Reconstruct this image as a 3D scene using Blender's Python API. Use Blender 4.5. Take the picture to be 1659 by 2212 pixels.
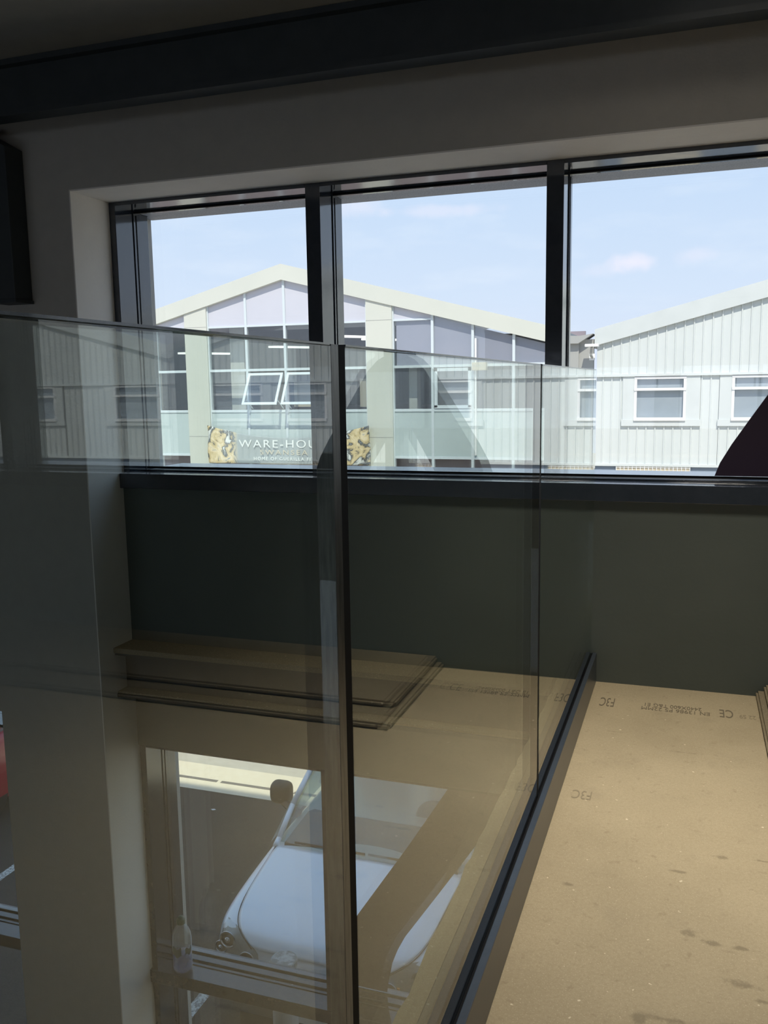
import bpy, bmesh, math, random
from mathutils import Vector, Matrix
from mathutils.bvhtree import BVHTree
random.seed(7)
for o in list(bpy.data.objects): bpy.data.objects.remove(o)
SC = bpy.context.scene
COL = SC.collection
PI = math.pi

# ---------------------------------------------------------------- camera
A_, B_, C_ = 0.151892877, 0.331496070, 0.0340586820
Rx = Matrix.Rotation(A_, 3, 'X'); Ry = Matrix.Rotation(B_, 3, 'Y'); Rz = Matrix.Rotation(C_, 3, 'Z')
W2C = (Rz @ Ry @ Rx) @ Matrix(((1, 0, 0), (0, 0, -1), (0, 1, 0)))
C2W = W2C.transposed()
right = C2W @ Vector((1, 0, 0)); up = -(C2W @ Vector((0, 1, 0))); back = -(C2W @ Vector((0, 0, 1)))
M = Matrix((right, up, back)).transposed().to_4x4()
M.translation = Vector((0, 0, 1.06))
cd = bpy.data.cameras.new('camera'); cam = bpy.data.objects.new('camera', cd); COL.objects.link(cam)
cam.matrix_world = M
cd.sensor_fit = 'VERTICAL'; cd.sensor_height = 24.0; cd.lens = 1913.57 * 24.0 / 2212.0
cd.clip_start = 0.02; cd.clip_end = 500
SC.camera = cam

# ---------------------------------------------------------------- world
SC.view_settings.view_transform = 'Standard'
SC.view_settings.look = 'None'
SC.view_settings.exposure = 0.0
SC.view_settings.gamma = 1.0
SC.view_settings.use_curve_mapping = False
try:
    SC.cycles.transparent_max_bounces = 24
    SC.cycles.max_bounces = 12
except Exception:
    pass

def px_dir(x, y):
    d = C2W @ Vector(((x - 829.5) / 1913.57, (y - 1106) / 1913.57, 1))
    return d.normalized()

W = bpy.data.worlds.new('world'); SC.world = W; W.use_nodes = True
nt = W.node_tree; nt.nodes.clear()
def N(nt, t, **k):
    n = nt.nodes.new(t)
    for a, b in k.items():
        if a in n.inputs.keys(): n.inputs[a].default_value = b
        else: setattr(n, a, b)
    return n
wo = N(nt, 'ShaderNodeOutputWorld'); bg = N(nt, 'ShaderNodeBackground'); tc = N(nt, 'ShaderNodeTexCoord')
sp = N(nt, 'ShaderNodeSeparateXYZ'); rp = N(nt, 'ShaderNodeValToRGB')
nt.links.new(tc.outputs['Generated'], sp.inputs[0]); nt.links.new(sp.outputs['Z'], rp.inputs[0])
e = rp.color_ramp.elements
e[0].position = 0.0; e[0].color = (.70, .76, .90, 1)
e[1].position = .75; e[1].color = (.38, .53, .84, 1)
q = rp.color_ramp.elements.new(.09); q.color = (.64, .745, .91, 1)
q = rp.color_ramp.elements.new(.28); q.color = (.50, .66, .89, 1)
ns = N(nt, 'ShaderNodeTexNoise', Scale=9.0, Detail=5.0, Roughness=.55)
mp = N(nt, 'ShaderNodeMapping'); mp.inputs['Scale'].default_value = (1, 1, 4)
nt.links.new(tc.outputs['Generated'], mp.inputs[0]); nt.links.new(mp.outputs[0], ns.inputs['Vector'])
last = rp.outputs[0]
cr = N(nt, 'ShaderNodeValToRGB'); cr.color_ramp.elements[0].position = .5; cr.color_ramp.elements[1].position = .78
cr.color_ramp.elements[1].color = (.3, .3, .3, 1)
nt.links.new(ns.outputs[0], cr.inputs[0])
mx = N(nt, 'ShaderNodeMixRGB'); mx.inputs[2].default_value = (.82, .88, .97, 1)
nt.links.new(cr.outputs[0], mx.inputs[0]); nt.links.new(last, mx.inputs[1]); last = mx.outputs[0]
for (cx, cy, rad, flat, amt) in ((1368, 566, .026, 2.4, 1.0), (1500, 552, .024, 2.6, .45), (775, 447, .03, 2.2, .55), (1290, 585, .02, 2.5, .3), (960, 455, .07, 9., .5)):
    d = px_dir(cx, cy)
    vs = N(nt, 'ShaderNodeVectorMath', operation='SUBTRACT'); vs.inputs[1].default_value = d
    nt.links.new(tc.outputs['Generated'], vs.inputs[0])
    vm = N(nt, 'ShaderNodeMapping'); vm.inputs['Scale'].default_value = (1, 1, flat)
    nt.links.new(vs.outputs[0], vm.inputs[0])
    n2 = N(nt, 'ShaderNodeTexNoise', Scale=45.0, Detail=4.0)
    nt.links.new(tc.outputs['Generated'], n2.inputs['Vector'])
    ln = N(nt, 'ShaderNodeVectorMath', operation='LENGTH'); nt.links.new(vm.outputs[0], ln.inputs[0])
    ad = N(nt, 'ShaderNodeMath', operation='MULTIPLY_ADD'); ad.inputs[1].default_value = rad * 1.6; nt.links.new(n2.outputs[0], ad.inputs[0]); nt.links.new(ln.outputs['Value'], ad.inputs[2])
    mr = N(nt, 'ShaderNodeMapRange'); mr.interpolation_type = 'SMOOTHSTEP'
    mr.inputs['From Min'].default_value = rad * 2.0; mr.inputs['From Max'].default_value = rad * .9
    mr.inputs['To Min'].default_value = 0; mr.inputs['To Max'].default_value = amt * .8
    nt.links.new(ad.outputs[0], mr.inputs['Value'])
    m2 = N(nt, 'ShaderNodeMixRGB'); m2.inputs[2].default_value = (.86, .84, .95, 1)
    nt.links.new(mr.outputs[0], m2.inputs[0]); nt.links.new(last, m2.inputs[1]); last = m2.outputs[0]
nt.links.new(last, bg.inputs[0]); bg.inputs[1].default_value = 1.18
nt.links.new(bg.outputs[0], wo.inputs[0])

sun = bpy.data.lights.new('sun', 'SUN'); sun.energy = 4.15; sun.angle = .01; sun.color = (1, .94, .83)
so = bpy.data.objects.new('sun', sun); COL.objects.link(so)
so.rotation_euler = Vector((-.28, 1.0, -1.3)).to_track_quat('-Z', 'Y').to_euler()
so.location = (5, -10, 12)

LAMP_W = 11.6          # ceiling panel lights over the mezzanine
VOID_W = 12.0

# ---------------------------------------------------------------- materials
def mat(name, col, rough=.6, metal=0., spec=.5, noise=None, bump=None, col2=None, coat=0., emit=None):
    """noise=(scale, low, high, stretch) mixes col and col2; bump=(scale,strength)"""
    m = bpy.data.materials.new(name); m.use_nodes = True
    t = m.node_tree; b = t.nodes['Principled BSDF']
    b.inputs['Base Color'].default_value = (*col, 1); b.inputs['Roughness'].default_value = rough
    b.inputs['Metallic'].default_value = metal; b.inputs['Specular IOR Level'].default_value = spec
    if coat: b.inputs['Coat Weight'].default_value = coat; b.inputs['Coat Roughness'].default_value = .04
    if emit: b.inputs['Emission Color'].default_value = (*emit[0], 1); b.inputs['Emission Strength'].default_value = emit[1]
    tcn = N(t, 'ShaderNodeTexCoord')
    if noise:
        mpn = N(t, 'ShaderNodeMapping'); mpn.inputs['Scale'].default_value = noise[3] if len(noise) > 3 else (1, 1, 1)
        t.links.new(tcn.outputs['Object'], mpn.inputs[0])
        nn = N(t, 'ShaderNodeTexNoise', Scale=noise[0], Detail=6.0, Roughness=.6)
        t.links.new(mpn.outputs[0], nn.inputs['Vector'])
        r = N(t, 'ShaderNodeValToRGB'); r.color_ramp.elements[0].position = noise[1]; r.color_ramp.elements[1].position = noise[2]
        r.color_ramp.elements[0].color = (*col, 1); r.color_ramp.elements[1].color = (*(col2 or col), 1)
        t.links.new(nn.outputs[0], r.inputs[0]); t.links.new(r.outputs[0], b.inputs['Base Color'])
    if bump:
        n3 = N(t, 'ShaderNodeTexNoise', Scale=bump[0], Detail=4.0)
        t.links.new(tcn.outputs['Object'], n3.inputs['Vector'])
        bn = N(t, 'ShaderNodeBump'); bn.inputs['Strength'].default_value = bump[1]; bn.inputs['Distance'].default_value = .01
        t.links.new(n3.outputs[0], bn.inputs['Height']); t.links.new(bn.outputs[0], b.inputs['Normal'])
    return m

def glass(name, tint, ior=1.5, rough=0.0, refl=(1, 1, 1), dirt=0.0, dcol=(.8, .8, .8)):
    """clear sheet glass: both faces reflect by the Fresnel law and pass the rest, tinted"""
    m = bpy.data.materials.new(name); m.use_nodes = True
    t = m.node_tree; t.nodes.clear()
    out = N(t, 'ShaderNodeOutputMaterial'); mixs = N(t, 'ShaderNodeMixShader')
    tr = N(t, 'ShaderNodeBsdfTransparent'); tr.inputs[0].default_value = (*tint, 1)
    gl = N(t, 'ShaderNodeBsdfAnisotropic') if False else N(t, 'ShaderNodeBsdfGlossy')
    gl.inputs['Roughness'].default_value = rough; gl.inputs['Color'].default_value = (*refl, 1)
    ge = N(t, 'ShaderNodeNewGeometry'); mr = N(t, 'ShaderNodeMapRange')
    mr.inputs['To Min'].default_value = ior; mr.inputs['To Max'].default_value = 1 / ior
    t.links.new(ge.outputs['Backfacing'], mr.inputs['Value'])
    fr = N(t, 'ShaderNodeFresnel'); t.links.new(mr.outputs[0], fr.inputs['IOR'])
    t.links.new(fr.outputs[0], mixs.inputs[0]); t.links.new(tr.outputs[0], mixs.inputs[1]); t.links.new(gl.outputs[0], mixs.inputs[2])
    last = mixs.outputs[0]
    if dirt:
        df = N(t, 'ShaderNodeBsdfDiffuse'); df.inputs[0].default_value = (*dcol, 1)
        m2 = N(t, 'ShaderNodeMixShader')
        tcn = N(t, 'ShaderNodeTexCoord'); nn = N(t, 'ShaderNodeTexNoise', Scale=3.0, Detail=6.0)
        t.links.new(tcn.outputs['Object'], nn.inputs['Vector'])
        ml = N(t, 'ShaderNodeMath', operation='MULTIPLY'); ml.inputs[1].default_value = dirt
        t.links.new(nn.outputs[0], ml.inputs[0]); t.links.new(ml.outputs[0], m2.inputs[0])
        t.links.new(last, m2.inputs[1]); t.links.new(df.outputs[0], m2.inputs[2]); last = m2.outputs[0]
    t.links.new(last, out.inputs[0])
    return m

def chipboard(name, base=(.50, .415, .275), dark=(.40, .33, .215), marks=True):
    m = bpy.data.materials.new(name); m.use_nodes = True
    t = m.node_tree; b = t.nodes['Principled BSDF']; b.inputs['Roughness'].default_value = .62; b.inputs['Specular IOR Level'].default_value = .25
    tcn = N(t, 'ShaderNodeTexCoord')
    def nz(sc, det=5., rough=.6, st=(1, 1, 1)):
        mpn = N(t, 'ShaderNodeMapping'); mpn.inputs['Scale'].default_value = st
        t.links.new(tcn.outputs['Object'], mpn.inputs[0])
        n = N(t, 'ShaderNodeTexNoise', Scale=sc, Detail=det, Roughness=rough); t.links.new(mpn.outputs[0], n.inputs['Vector']); return n.outputs[0]
    def ramp(src, a, c0, bb, c1):
        r = N(t, 'ShaderNodeValToRGB'); r.color_ramp.elements[0].position = a; r.color_ramp.elements[1].position = bb
        r.color_ramp.elements[0].color = (*c0, 1); r.color_ramp.elements[1].color = (*c1, 1); t.links.new(src, r.inputs[0]); return r.outputs[0]
    def mixc(f, a, bb, mode='MIX'):
        x = N(t, 'ShaderNodeMixRGB', blend_type=mode)
        t.links.new(f, x.inputs[0]); t.links.new(a, x.inputs[1])
        if isinstance(bb, tuple): x.inputs[2].default_value = (*bb, 1)
        else: t.links.new(bb, x.inputs[2])
        return x.outputs[0]
    c = ramp(nz(1.6, 6), .35, dark, .65, base)
    c = mixc(ramp(nz(130, 3, .8), .42, (.0,) * 3, .62, (.30,) * 3), c, (.33, .26, .16))
    c = mixc(ramp(nz(340, 2, .8), .60, (.0,) * 3, .70, (.8,) * 3), c, (.70, .62, .45))
    c = mixc(ramp(nz(27, 4, .7), .60, (0,) * 3, .70, (.5,) * 3), c, (.30, .235, .15))
    c = mixc(ramp(nz(5.5, 7, .75), .56, (0,) * 3, .72, (.5,) * 3), c, (.34, .28, .19))
    c = mixc(ramp(nz(70, 1.5, .5), .74, (0,) * 3, .76, (.8,) * 3), c, (.80, .72, .54))
    if marks:
        # muddy boot scuffs and stains with a shape of their own
        blobs = [(-.01, 1.42, .055, .012), (.05, 1.40, .05, .012), (.095, 1.44, .03, .01), (-.055, 1.41, .02, .035), (-.03, 1.355, .03, .02), (.02, 1.33, .045, .007), (.115, 1.55, .045, .018), (.20, 1.50, .05, .02), (.155, 1.515, .03, .008), (.03, 1.68, .03, .02), (.07, 1.66, .04, .012), (.0, 1.90, .03, .008),
                 (.12, 1.66, .035, .01), (.01, 2.56, .06, .005), (.31, 2.33, .06, .008), (-.22, 1.78, .02, .01), (.09, 1.99, .03, .012), (.14, 1.35, .06, .006), (.25, 1.40, .06, .02), (-.20, 2.66, .05, .003), (.20, 1.18, .07, .02), (.10, 1.22, .05, .01), (.29, 1.22, .04, .02), (.18, 2.0, .03, .006)]
        tot = None
        wn = N(t, 'ShaderNodeTexNoise', Scale=38.0, Detail=4.0, Roughness=.7); t.links.new(tcn.outputs['Object'], wn.inputs['Vector'])
        for (bx_, by_, rx_, ry_) in blobs:
            vs = N(t, 'ShaderNodeVectorMath', operation='SUBTRACT'); vs.inputs[1].default_value = (bx_, by_, 0); t.links.new(tcn.outputs['Object'], vs.inputs[0])
            vd = N(t, 'ShaderNodeVectorMath', operation='MULTIPLY'); vd.inputs[1].default_value = (1 / rx_, 1 / ry_, 0); t.links.new(vs.outputs[0], vd.inputs[0])
            ln = N(t, 'ShaderNodeVectorMath', operation='LENGTH'); t.links.new(vd.outputs[0], ln.inputs[0])
            ad = N(t, 'ShaderNodeMath', operation='MULTIPLY_ADD'); ad.inputs[1].default_value = 2.6; t.links.new(wn.outputs[0], ad.inputs[0]); t.links.new(ln.outputs['Value'], ad.inputs[2])
            mr = N(t, 'ShaderNodeMapRange'); mr.inputs['From Min'].default_value = 2.0; mr.inputs['From Max'].default_value = 1.5; mr.inputs['To Max'].default_value = .6
            t.links.new(ad.outputs[0], mr.inputs['Value'])
            if tot is None: tot = mr.outputs[0]
            else:
                mm = N(t, 'ShaderNodeMath', operation='MAXIMUM'); t.links.new(tot, mm.inputs[0]); t.links.new(mr.outputs[0], mm.inputs[1]); tot = mm.outputs[0]
        c = mixc(tot, c, (.20, .165, .105))
    t.links.new(c, b.inputs['Base Color'])
    bn = N(t, 'ShaderNodeBump'); bn.inputs['Strength'].default_value = .15; bn.inputs['Distance'].default_value = .004
    t.links.new(nz(160, 3), bn.inputs['Height']); t.links.new(bn.outputs[0], b.inputs['Normal'])
    return m

MT = dict(
    wall=mat('plaster', (.44, .42, .38), .85, noise=(18, .3, .7), col2=(.47, .45, .405), bump=(120, .08)),
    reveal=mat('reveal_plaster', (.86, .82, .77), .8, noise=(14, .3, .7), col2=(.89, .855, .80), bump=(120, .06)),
    ceil=mat('ceiling_lining', (.30, .29, .255), .9, noise=(9, .3, .7), col2=(.34, .325, .29)),
    steel=mat('painted_steel', (.030, .038, .042), .5, noise=(12, .3, .7), col2=(.042, .05, .054)),
    frame=mat('anodised_frame', (.022, .030, .042), .11, spec=1.0, noise=(30, .3, .7), col2=(.03, .038, .052), bump=(9, .05)),
    spandrel=mat('spandrel_panel', (.070, .084, .076), .55, noise=(2.2, .3, .75), col2=(.085, .10, .09), bump=(70, .05)),
    gasket=mat('black_rubber', (.004, .004, .005), .7, spec=.15),
    silver=mat('polished_edge', (.16, .155, .15), .3, metal=.3, noise=(60, .3, .7, (3, 3, .3)), col2=(.04, .04, .04)),
    channel=mat('powder_coated_channel', (.035, .045, .06), .33, spec=.6, noise=(50, .3, .7), col2=(.045, .055, .07)),
    chip=chipboard('chipboard'),
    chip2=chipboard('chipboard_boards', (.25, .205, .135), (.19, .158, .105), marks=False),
    ink=mat('black_ink', (.17, .14, .095), .8),
    vinyl=mat('purple_vinyl', (.030, .014, .034), .45),
    asphalt=mat('asphalt', (.022, .024, .024), .9, noise=(60, .35, .7), col2=(.048, .048, .046), bump=(150, .5)),
    concrete=mat('concrete', (.52, .46, .36), .9, noise=(7, .3, .7), col2=(.60, .54, .43), bump=(60, .2)),
    kerb=mat('kerb_concrete', (.80, .68, .48), .9, noise=(10, .3, .7), col2=(.86, .75, .55)),
    drain=mat('drain_slot', (.20, .18, .15), .9),
    paint=mat('road_paint', (.62, .64, .60), .8, noise=(45, .42, .58), col2=(.22, .22, .21)),
    clad=mat('ribbed_sheet', (.63, .665, .65), .55, noise=(1.2, .3, .7, (1, 1, .4)), col2=(.685, .715, .70)),
    cladtrim=mat('cladding_trim', (.60, .63, .615), .55, noise=(2.0, .3, .7), col2=(.65, .68, .665)),
    cream=mat('cream_panel', (.62, .63, .56), .6, noise=(.8, .3, .7), col2=(.66, .665, .59)),
    gutter=mat('grey_gutter', (.40, .40, .38), .6),
    bluegrey=mat('pale_panel', (.50, .575, .575), .5, noise=(1.0, .3, .7), col2=(.54, .61, .61)),
    toppanel=mat('frosted_top_panel', (.58, .58, .64), .3, noise=(.6, .3, .7), col2=(.62, .62, .68)),
    alum=mat('white_aluminium', (.66, .72, .75), .45),
    upvc=mat('white_upvc', (.85, .85, .84), .4),
    roomwall=mat('room_wall', (.30, .25, .28), .9, noise=(.7, .3, .7), col2=(.34, .30, .30)),
    lilac=mat('lilac_reflection', (.37, .39, .46), .8, noise=(.9, .3, .7), col2=(.43, .43, .49)),
    palereflect=mat('pale_reflection', (.44, .49, .52), .8, noise=(1.5, .3, .7), col2=(.52, .57, .60)),
    lampbowl=mat('lamp_bowl', (.30, .33, .33), .25, metal=.2),
    ink2=mat('faint_ink', (.30, .25, .165), .8),
    bollardcap=mat('weathered_cap', (.20, .21, .20), .6, noise=(14, .48, .58), col2=(.42, .43, .42)),
    screed=mat('floor_screed', (.13, .125, .115), .85, noise=(3, .3, .7), col2=(.17, .165, .15)),
    roomdark=mat('room_dark', (.06, .065, .07), .9),
    louvre=mat('grille_cream', (.62, .55, .42), .7),
    gate=mat('blue_grey_door', (.22, .27, .34), .6),
    roof=mat('roof_sheet', (.45, .46, .46), .6),
    tube=mat('tube_lit', (.8, .8, .75), .5, emit=((1, .98, .9), 1.6)),
    diffuser=mat('light_diffuser', (.9, .9, .9), .5, emit=((1, .93, .82), 2.0)),
    lampbody=mat('lamp_casing', (.7, .7, .7), .5),
    stainless=mat('brushed_metal', (.50, .50, .49), .35, metal=.7, noise=(25, .35, .65), col2=(.66, .67, .68)),
    postwhite=mat('post_white', (.45, .45, .42), .6),
    carpaint=mat('silver_car_paint', (.82, .88, .94), .28, metal=.12, coat=.8),
    redpaint=mat('red_car_paint', (.42, .02, .035), .3, coat=.8),
    blackplastic=mat('black_plastic', (.018, .018, .019), .5),
    chrome=mat('chrome', (.75, .75, .76), .12, metal=1.0),
    tyre=mat('tyre_rubber', (.015, .015, .015), .85),
    seat=mat('seat_cloth', (.05, .055, .06), .9),
    dash=mat('dashboard', (.075, .08, .08), .8),
    amber=mat('amber_lens', (.8, .28, .05), .25),
    paper=mat('white_paper', (.84, .86, .84), .8),
    greencap=mat('green_cap', (.025, .09, .06), .4),
    label=mat('clear_label', (.04, .08, .07), .5),
    sillwhite=mat('white_sill_coating', (.86, .87, .88), .2),
    soffit=mat('lintel_soffit', (.26, .29, .35), .5, noise=(150, .4, .6), col2=(.40, .43, .50)),
    lens=glass('lamp_lens', (.9, .92, .93), 1.45),
    balglass=glass('toughened_glass', (.92, .965, .945), 1.54),
    pane=glass('window_glass', (.985, .995, .995), 1.5, dirt=.010),
    farpane=glass('far_glass', (.95, .96, .97), 1.8),
    carglass=glass('car_glass', (.50, .58, .55), 2.2, refl=(.9, .97, .95)),
    pet=glass('clear_plastic', (.80, .84, .84), 1.6, dirt=.42),
    water=glass('water', (.60, .74, .95), 1.5, dirt=.7, dcol=(.30, .45, .85)),
)

# ---------------------------------------------------------------- mesh helpers
def BM(): return bmesh.new()
def box(bm, x0, x1, y0, y1, z0, z1, mi=0):
    v = [bm.verts.new((x, y, z)) for x in (x0, x1) for y in (y0, y1) for z in (z0, z1)]
    for f in ((0, 1, 3, 2), (4, 6, 7, 5), (0, 4, 5, 1), (2, 3, 7, 6), (0, 2, 6, 4), (1, 5, 7, 3)):
        fc = bm.faces.new([v[i] for i in f]); fc.material_index = mi
    return v
def prism(bm, pts, axis, a, b, mi=0):
    """polygon pts in the plane normal to axis, extruded a..b; y: pts=(x,z); x: pts=(y,z); z: pts=(x,y)"""
    def P(p, t):
        return {'y': (p[0], t, p[1]), 'x': (t, p[0], p[1]), 'z': (p[0], p[1], t)}[axis]
    A = [bm.verts.new(P(p, a)) for p in pts]; Bv = [bm.verts.new(P(p, b)) for p in pts]
    fs = [bm.faces.new(A), bm.faces.new(Bv[::-1])]
    n = len(pts)
    for i in range(n): fs.append(bm.faces.new([A[i], A[(i + 1) % n], Bv[(i + 1) % n], Bv[i]]))
    for f in fs: f.material_index = mi
def tube(bm, p0, p1, r0, r1=None, seg=16, cap=True):
    r1 = r0 if r1 is None else r1
    p0 = Vector(p0); p1 = Vector(p1); d = (p1 - p0).normalized()
    a = d.orthogonal().normalized(); b = d.cross(a)
    R = [[bm.verts.new(p + (a * math.cos(2 * PI * i / seg) + b * math.sin(2 * PI * i / seg)) * r) for i in range(seg)] for p, r in ((p0, r0), (p1, r1))]
    for i in range(seg): bm.faces.new([R[0][i], R[0][(i + 1) % seg], R[1][(i + 1) % seg], R[1][i]])
    if cap: bm.faces.new(R[0][::-1]); bm.faces.new(R[1])
def lathe(bm, prof, c, seg=32, axis='z', closed=False):
    rings = []
    for r, h in prof:
        ring = []
        for i in range(seg):
            a = 2 * PI * i / seg
            if axis == 'z': p = (c[0] + r * math.cos(a), c[1] + r * math.sin(a), c[2] + h)
            elif axis == 'y': p = (c[0] + r * math.cos(a), c[1] + h, c[2] + r * math.sin(a))
            else: p = (c[0] + h, c[1] + r * math.cos(a), c[2] + r * math.sin(a))
            ring.append(bm.verts.new(p))
        rings.append(ring)
    for k in range(len(rings) - 1):
        for i in range(seg):
            bm.faces.new([rings[k][i], rings[k][(i + 1) % seg], rings[k + 1][(i + 1) % seg], rings[k + 1][i]])
    if prof[0][0] > 1e-4: bm.faces.new(rings[0][::-1])
    if prof[-1][0] > 1e-4: bm.faces.new(rings[-1])
def obj(name, bm, m, parent=None, smooth=False, bevel=0, sub=0, kind=None):
    bmesh.ops.recalc_face_normals(bm, faces=bm.faces)
    me = bpy.data.meshes.new(name); bm.to_mesh(me); bm.free()
    ms = m if isinstance(m, (list, tuple)) else [m]
    for k in ms: me.materials.append(MT[k] if isinstance(k, str) else k)
    o = bpy.data.objects.new(name, me); COL.objects.link(o)
    if smooth:
        for p in me.polygons: p.use_smooth = True
    if bevel:
        md = o.modifiers.new('bevel', 'BEVEL'); md.width = bevel; md.segments = 2; md.limit_method = 'ANGLE'
    if sub:
        md = o.modifiers.new('sub', 'SUBSURF'); md.levels = sub; md.render_levels = sub
    if parent:
        o.parent = parent
        o.matrix_parent_inverse = Matrix.Translation(-parent.location) if parent.type == 'EMPTY' else Matrix.Identity(4)
    if kind: o['kind'] = kind
    return o
def tag(o, label=None, cat=None, group=None, kind=None):
    if label: o['label'] = label
    if cat: o['category'] = cat
    if group: o['group'] = group
    if kind: o['kind'] = kind
    return o
def thing(name, label, cat, loc=(0, 0, 0), group=None):
    o = bpy.data.objects.new(name, None); COL.objects.link(o); o.location = loc; o.empty_display_size = .1
    return tag(o, label, cat, group)
def struct(name, bm, m, parent=None, **k):
    o = obj(name, bm, m, parent, **k)
    if not parent: o['kind'] = 'structure'
    return o
def sempty(name, loc=(0, 0, 0)):
    o = bpy.data.objects.new(name, None); COL.objects.link(o); o.location = loc; o.empty_display_size = .1; o['kind'] = 'structure'
    return o
def text(name, s, size, loc, rot, m, parent, sx=1.0, ext=.0006, align='LEFT', spacing=1.0, shear=0):
    cu = bpy.data.curves.new(name, 'FONT'); cu.body = s; cu.size = size; cu.extrude = ext; cu.align_x = align; cu.space_character = spacing; cu.shear = shear
    o = bpy.data.objects.new(name, cu); COL.objects.link(o)
    cu.materials.append(MT[m])
    me = bpy.data.meshes.new_from_object(o); bpy.data.objects.remove(o); me.materials.clear(); me.materials.append(MT[m])
    o = bpy.data.objects.new(name, me); COL.objects.link(o)
    o.location = loc; o.rotation_euler = rot; o.scale = (sx, 1, 1)
    if parent:
        o.parent = parent
        o.matrix_parent_inverse = Matrix.Translation(-parent.location) if parent.type == 'EMPTY' else Matrix.Identity(4)
    return o

# ================================================================ ROOM SHELL
G = -3.70                       # outside ground
XL, XR = -2.235, 4.862          # window opening
YW, YF, YG, YO = 2.887, 3.12, 3.26, 3.42   # inner wall face, frame face, glass, outer wall face
HEAD = 1.797
ROOF = 3.06

bm = BM()
# everything above the windows, the pier between the two window bays, the wall to the left above window 3, far ends
box(bm, -8.0, 8.0, YW, YO, HEAD, ROOF)
box(bm, -2.75, XL, YW, YO, G, HEAD)
box(bm, -8.0, -2.75, YW, YO, -.30, HEAD)
box(bm, -8.0, -6.3, YW, YO, G, -.30)
box(bm, XR, 8.0, YW, YO, G, HEAD)
wallf = struct('wall_front', bm, 'wall')
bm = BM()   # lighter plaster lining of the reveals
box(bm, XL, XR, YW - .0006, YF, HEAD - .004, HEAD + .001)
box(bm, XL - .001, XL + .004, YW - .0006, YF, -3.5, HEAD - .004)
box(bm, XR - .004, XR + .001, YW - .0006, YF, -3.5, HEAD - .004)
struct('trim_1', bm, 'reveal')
bm = BM(); box(bm, -8.2, -8.0, -7.0, YO, G, ROOF); struct('wall_left', bm, 'wall')
bm = BM(); box(bm, 8.0, 8.2, -7.0, YO, G, ROOF); struct('wall_right', bm, 'wall')
bm = BM()
box(bm, -8.2, 8.2, -7.2, -7.0, G, -2.6); box(bm, -8.2, 8.2, -7.2, -7.0, 1.25, ROOF); box(bm, -8.2, 8.2, -7.2, -7.0, -1.0, .35)
for a, b in ((-8.2, -7.4), (-.6, -.2), (7.4, 8.2)): box(bm, a, b, -7.2, -7.0, .35, 1.25)
box(bm, -8.2, -7.4, -7.2, -7.0, -2.6, -1.0); box(bm, -.9, 8.2, -7.2, -7.0, -2.6, -1.0)
struct('wall_back', bm, 'wall')
fill_win = sempty('fill_window', (0, -7.1, 1.2))  # unseen glazed openings added to bring fill daylight into the room
for (a, b, z0, z1, n) in ((-7.4, -.6, .35, 1.25, 6), (-.2, 7.4, .35, 1.25, 7), (-7.4, -.9, -2.6, -1.0, 6)):
    bm = BM(); box(bm, a, b, -7.11, -7.09, z0, z1); obj('pane', bm, 'pane', fill_win)
    for k in range(n + 1):
        x = a + (b - a) * k / n
        bm = BM(); box(bm, x - .025, x + .025, -7.16, -7.04, z0, z1); obj('mullion', bm, 'frame', fill_win)
bm = BM(); box(bm, -8.2, 8.2, -7.2, YW, 2.18, 2.30); struct('ceiling', bm, 'ceil')
bm = BM(); box(bm, -8.2, 8.2, -7.2, YO + .1, ROOF, ROOF + .12); struct('trim_2', bm, 'roof')
bm = BM(); box(bm, -8.0, 8.0, -7.0, YO, G - .3, G + .03); struct('floor_ground', bm, 'screed')

# mezzanine chipboard deck
random.seed(3)
bm = BM()
box(bm, -.402, 7.99, -6.9, 3.11, -.022, 0.0)
floor = struct('floor', bm, 'chip')
bm = BM()
pts = []
y = -2.0
while y < 3.11:
    pts.append((-.441 + random.uniform(-.004, .004) + .012 * max(0, (y - 1.9)) * .9, y)); y += random.uniform(.03, .09)
pts.append((-.430, 3.11)); pts += [(-.4035, 3.11), (-.4035, -2.0)]
prism(bm, pts, 'z', -.022, -.001)
struct('trim_3', bm, 'chip')
bm = BM()   # deck joists and edge joist below
box(bm, -.40, -.34, -6.9, 2.95, -.24, -.022)
for k in range(9): box(bm, -.34, 7.9, -6 + k * 1.0, -5.94 + k * 1.0, -.24, -.022)
box(bm, -.40, 7.9, -6.9, 2.95, -.26, -.24)
struct('trim_4', bm, 'steel')
# ink stamps of the board maker, read from the far side
for s, size, x, y, sx, im in (('F3C', .115, -.212, 2.950, .26, 'ink'), ('EN 13986 P5 22MM', .042, .085, 2.905, .62, 'ink'), ('2440X600 T&G E1', .042, .06, 2.940, .56, 'ink'), ('CE', .10, .155, 2.945, .36, 'ink'), ('P5 22 S9', .045, .250, 2.915, .5, 'ink2'), ('F3C', .07, -.212, 2.23, .45, 'ink2')):
    text('printed_text', s, size, (x, y, .0004), (0, 0, PI), im, floor, sx=sx, ext=.0002)

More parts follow.
